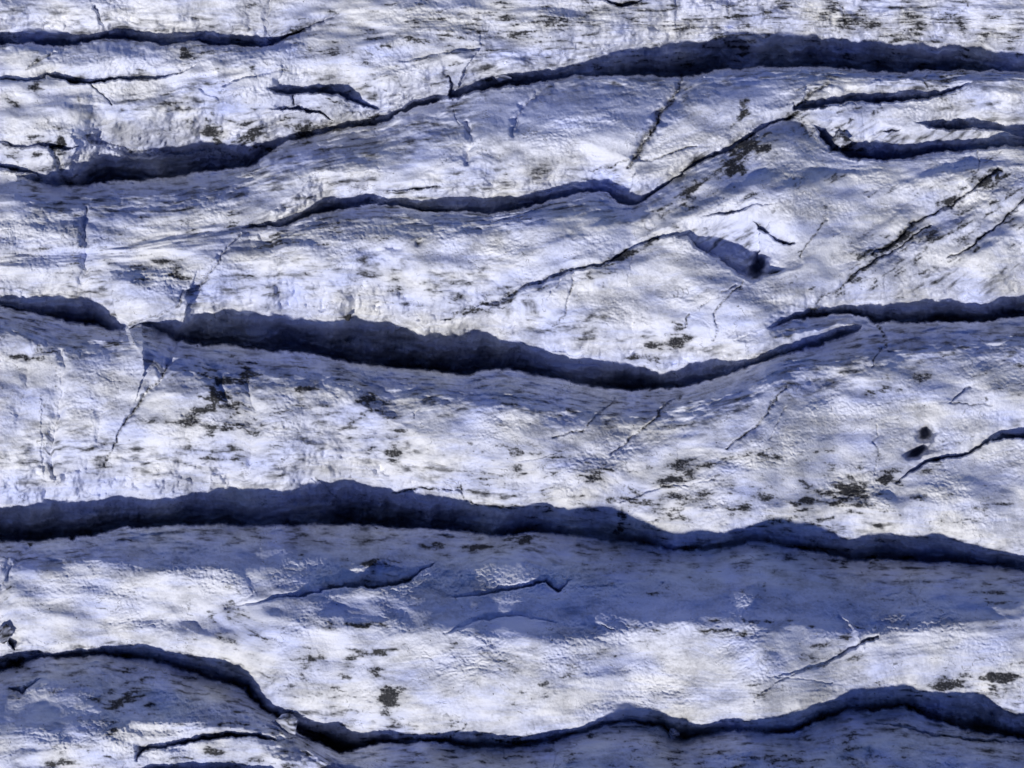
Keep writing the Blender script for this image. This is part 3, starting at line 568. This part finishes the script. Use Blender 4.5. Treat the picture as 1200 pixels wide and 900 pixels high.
lump('ice_block', 'small pale ice block in the grey hollow left of the upper lavender crest', 'ice block', 590, 93, 9, 21, ICE, (1.5, .7, .7), .1, .15)
lump('ice_block', 'small crumbly ice block on the rim of the bottom trench', 'ice block', 789, 862, 8, 24, ICE, (1, 1, .9), .5, .2)
lump('stone', 'black stone on the rim of the middle trench, left of its centre', 'stone', 409, 372, 6, 31, ROCK, (1.3, .8, .7), .2)
lump('stone', 'black stone in the gritty cracks near the upper right edge', 'stone', 1168, 209, 5, 37, ROCK, (.7, 1.2, .7), -.4)

# ------------------------------------------------------------------ loose gravel grains in the dirtiest patches
def gravel():
    r = np.random.RandomState(3)
    w = (amount ** 1.5) * (carve < 25); w[(Y < -25) | (Y > PH + 25) | (X < -25) | (X > PW + 25)] = 0
    p = (w / w.sum()).reshape(-1)
    K = 2600
    pick = r.choice(len(p), K, p=p)
    base_v = np.array([(1,0,0),(0,1,0),(-1,0,0),(0,-1,0),(0,0,1),(0,0,-1)], float)
    tri = np.array([(0,1,4),(1,2,4),(2,3,4),(3,0,4),(1,0,5),(2,1,5),(3,2,5),(0,3,5)])
    sz = S * (.18 + .75 * r.rand(K) ** 5)
    V = base_v[None] * sz[:, None, None] * r.uniform(.5, 1.3, (K, 6, 1)) * np.array([1.2, 1, .7])
    a = r.rand(K) * 6.28; c, s_ = np.cos(a)[:, None], np.sin(a)[:, None]
    V = np.stack([V[..., 0] * c - V[..., 1] * s_, V[..., 0] * s_ + V[..., 1] * c, V[..., 2]], -1)
    V += co[pick][:, None, :]
    T = (tri[None] + (np.arange(K) * 6)[:, None, None]).reshape(-1, 3)
    me = bpy.data.meshes.new('gravel'); me.from_pydata(V.reshape(-1, 3).tolist(), [], T.tolist()); me.materials.append(ROCK)
    o = bpy.data.objects.new('gravel', me); coll.objects.link(o)
    o['label'] = 'fine black grit scattered in patches over the ice'; o['category'] = 'gravel'; o['kind'] = 'stuff'
gravel()

# ------------------------------------------------------------------ camera, sun, sky
sc = bpy.context.scene
cam = bpy.data.cameras.new('camera'); cam.lens = LENS; cam.sensor_width = SENSOR; cam.clip_end = 2000
co_ = bpy.data.objects.new('camera', cam); coll.objects.link(co_); sc.camera = co_
co_.location = CAM; co_.rotation_euler = (TILT, 0, 0)
sun = bpy.data.lights.new('sun', 'SUN'); sun.energy = 4.0; sun.angle = math.radians(2.2); sun.color = (1, .955, .87)
so = bpy.data.objects.new('sun', sun); coll.objects.link(so); so.location = (0, -30, 60)
so.rotation_euler = (math.pi / 2 - SUN_EL, 0, -SUN_AZ)      # light comes from the south, a little from the left
w = bpy.data.worlds.new('World'); sc.world = w; w.use_nodes = True
N, L = w.node_tree.nodes, w.node_tree.links
sky = N.new('ShaderNodeTexSky'); sky.sky_type = 'NISHITA'; sky.sun_disc = False
sky.sun_elevation = SUN_EL; sky.sun_rotation = math.pi + SUN_AZ
sky.ozone_density = 8.0; sky.air_density = 1.0; sky.dust_density = .1; sky.altitude = 1200
tint = N.new('ShaderNodeMix'); tint.data_type = 'RGBA'; tint.blend_type = 'MULTIPLY'; tint.inputs[0].default_value = 1
tint.inputs[7].default_value = (1.2, .95, 1.16, 1)
L.new(sky.outputs[0], tint.inputs[6]); L.new(tint.outputs[2], N['Background'].inputs[0]); N['Background'].inputs[1].default_value = .085
sc.view_settings.view_transform = 'Standard'; sc.view_settings.look = 'None'
sc.view_settings.exposure = -0.26; sc.view_settings.gamma = 1.0
sc.cycles.max_bounces = 6; sc.cycles.diffuse_bounces = 4; sc.cycles.use_denoising = True
